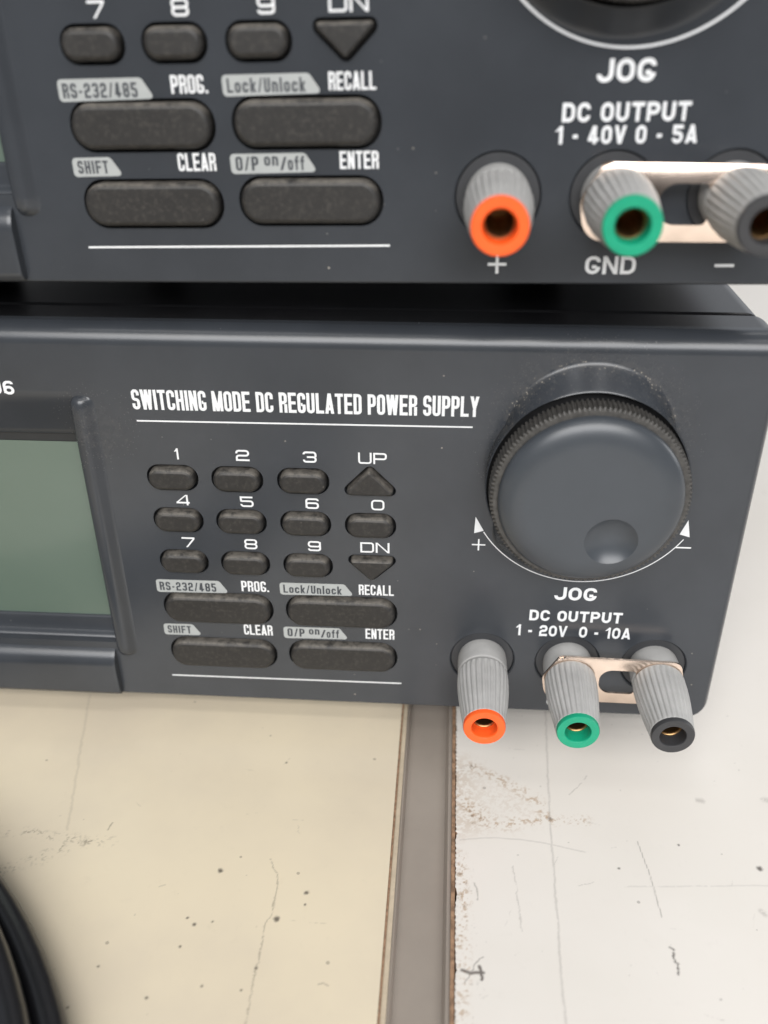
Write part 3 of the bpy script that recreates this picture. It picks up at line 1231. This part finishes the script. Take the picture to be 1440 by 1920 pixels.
w.line([(-12.9, -34.4), (-12.6, -32.5)], .16, .5)
w.line([(35.9, -65.7), (36.8, -65.4), (37.7, -65.8)], .12, .45)
w.line([(1.8, -47.5), (3.0, -47.0)], .12, .3)
w.line([(-31.6, 6.8), (-27.7, -9.7), (-21.5, -35.0)], .25, .16, .6)  # long faint darker line down the board
for _ in range(6):
    x, y, a = rng.uniform(-10, 44), rng.uniform(-74, -5), rng.uniform(0, 3.14)
    w.line([(x, y), (x + 2.2 * math.cos(a), y + 2.2 * math.sin(a))], .08, .22, .8, .3)
left = board("table_board", w, (-420.0, 46.9, -330.0, 520.0), TABLE, 24.0, [M_cream, M_core])
tag(left, "cream laminate table board with dark ink dots under the black cable", "table")
bb = bmesh.new()
box(bb, 47.35, 48.3, -330, 520, TABLE - 24, TABLE - 0.6)
obj("edge_banding", bb, M_band, left)
cc = bmesh.new()
box(cc, 46.92, 47.33, -330, 520, TABLE - 24, TABLE - 0.25)
obj("board_core", cc, M_core, left)

# white board on the right
w = Wear(60.15, 132.0, -84.0, 30.0, 0.2)
w.line([(81.9, 30), (81.9, 7.0), (80.7, -13.2), (80.2, -25.6), (79.8, -42.0), (79.1, -64.5), (79.1, -90)], .20, .24, .5, .12)
w.dot(80.2, -25.4, .4, .6)
w.line([(97.7, -30.2), (98.8, -38.5), (99.4, -47.9)], .09, .5, .3)
w.line([(99.8, -53.8), (100.3, -55.0), (100.0, -56.4), (100.5, -57.6), (100.2, -59.6)], .17, .85, 1.0, .38)
w.line([(99.6, -54.2), (100.3, -54.6)], .2, .7)
w.line([(99.9, -57.0), (100.6, -57.4)], .18, .7)
w.dot(121.0, -35.4, .5)
w.dot(106.0, -30.6, .25)
w.dot(92.9, -37.2, .22)
w.scuff([(112.6, -18.2), (113.6, -18.4)], 1.0, .35, .35)
w.scuff([(127.0, -17.0), (128, -17.4)], 1.0, .35, .35)
w.scuff([(118.6, -45.3), (119, -46)], .8, .35, .35)
w.line([(93.4, -41.4), (106.8, -40.5), (119.1, -39.4), (131, -39)], .16, .16, .5, .2)
w.scuff([(63.2, -10.6), (68.8, -14.0), (74.1, -18.2), (77.9, -21.1), (80.2, -25.4)], 2.2, .9, .50, 'core')
w.scuff([(61.8, -23.4), (64.4, -25.8), (67.0, -28.2), (72.3, -27.0), (80.2, -25.4), (87.4, -25.6)], 2.2, .85, .52, 'core')
w.scuff([(61.5, -21.0), (64, -24), (66, -26)], 4.2, .9, .48, 'core')
w.scuff([(62.5, -24), (65, -26.5)], 2.0, .75, .62)
w.scuff([(62, -12), (64, -11)], 1.0, .6, .5)
w.scuff([(61, -8), (63, -14), (66, -20), (64, -28)], 5.0, .35, .62, 'core')
w.scuff([(61.2, -12), (61.8, -18), (62.2, -27)], 7.0, .42, .42, 'core')
w.scuff([(62.5, -13), (70, -21), (76, -25)], 6.0, .22, .48, 'core')
w.line([(61.1, -32.2), (68.2, -31.2), (73.4, -31.2), (79.7, -32.2), (86.5, -33.7)], .16, .20, .4)
w.line([(84.9, -18.4), (87.2, -16.0), (89.5, -12.7)], .11, .35, .6, .3)
w.line([(71.7, -38.1), (72.3, -44.6), (72.7, -52.7)], .12, .28, .9, .3)
w.scuff([(61.0, -36.5), (61.8, -42.4), (62.0, -46.6), (61.6, -53.4), (62.0, -61.5), (61.6, -68.9), (61.5, -80)], 1.9, .85, .52, 'core')
w.scuff([(61.5, -38), (63.2, -48), (62.6, -58), (64, -72)], 3.0, .5, .66)
w.line([(61.3, -61.3), (63.0, -61.7), (65.0, -61.5)], .3, .85, .8)
w.line([(64.6, -60.3), (64.9, -62.8)], .28, .9, .6)
w.line([(62.0, -63.5), (64.5, -58.8), (65.2, -58.4)], .14, .5, .8)
w.line([(63.8, -42.6), (64.6, -44.5), (64.4, -46.5)], .16, .45, .8)
for _ in range(20):
    x, y, a = rng.uniform(61, 128), rng.uniform(-72, 10), rng.uniform(0, 3.14)
    q = rng.uniform(.8, 4.0)
    w.line([(x, y), (x + q * math.cos(a), y + q * math.sin(a))], .08, rng.uniform(.12, .32), .9, .35)
for _ in range(34):
    w.dot(rng.uniform(61, 130), rng.uniform(-76, 10), rng.uniform(.08, .18), rng.uniform(.2, .55))


def chipped(y):
    out = np.zeros_like(y)
    for i, q in enumerate(y):
        v = 0.06 + 0.06 * math.sin(q * 1.7) * math.sin(q * .63 + 1) + 0.07 * math.sin(q * 5.1)
        v += 0.35 * max(0, math.sin(q * .41 + 1.3) - .72) * 3 * (1 if q < -30 else .25)
        out[i] = max(0.0, v + rng.uniform(-.05, .05))
    return out


right = board("table_board", w, (60.15, 520.0, -330.0, 520.0), TABLE, 24.0, [M_worn, M_core], chipped, 'left')
tag(right, "white laminate table board with chipped brown edge and scratches", "table")

cr = bmesh.new()
box(cr, 59.34, 60.1, -330, 520, TABLE - 24, TABLE - 0.45)
obj("board_core", cr, M_core, right)

# metal channel filling the gap
st = bmesh.new()
prof = [(48.32, TABLE - 1.4), (48.75, TABLE - 1.4), (48.95, TABLE - 1.9), (49.2, TABLE - 3.4), (57.9, TABLE - 3.4), (58.3, TABLE - 1.8),
        (58.55, TABLE - 1.0), (59.3, TABLE - 1.0), (59.3, TABLE - 5.5), (48.32, TABLE - 5.5)]
loft(st, [[(x, y, z) for x, z in prof] for y in (-330.0, 520.0)])
strip = obj("metal_strip", st, M_strip, None, 30)
tag(strip, "smooth grey metal channel strip in the gap between the two table boards", "metal strip")

# the floor of the room below the table
fl = bmesh.new()
flat_ = [fl.verts.new(p) for p in ((-4000, -4000, -820), (4000, -4000, -820), (4000, 4000, -820), (-4000, 4000, -820))]
fl.faces.new(flat_)
tag(obj("floor", fl, plain("floor_paint", (0.32, 0.31, 0.29), 0.5)), None, None, None, "structure")

# ------------------------------------------------------------------ black cable coil in the near left corner
cb = bmesh.new()
CR = 3.35
strands = [(125.7, TABLE + 3.5), (119.2, TABLE + 3.4), (112.7, TABLE + 3.4), (121.6, TABLE + 9.1), (114.6, TABLE + 9.1)]
for si, (R, z) in enumerate(strands):
    rings = []
    NS = 120
    for k in range(NS):
        a = 2 * math.pi * k / NS
        rr = R + 0.5 * math.sin(3 * a + si)
        ring = []
        for q in range(16):
            b = 2 * math.pi * q / 16
            ring.append((-113.9 + (rr + CR * math.cos(b)) * math.cos(a), -147.0 + (rr + CR * math.cos(b)) * math.sin(a),
                         z + CR * math.sin(b)))
        rings.append(ring)
    rings.append(rings[0])
    vs = [[cb.verts.new(p) for p in r] for r in rings[:-1]]
    for k in range(NS):
        A, B = vs[k], vs[(k + 1) % NS]
        for q in range(16):
            cb.faces.new((A[q], A[(q + 1) % 16], B[(q + 1) % 16], B[q]))
cable = obj("coiled_cable", cb, M_cable, None, 60)
tag(cable, "glossy black cable coiled on the cream table board in the near left corner", "cable")
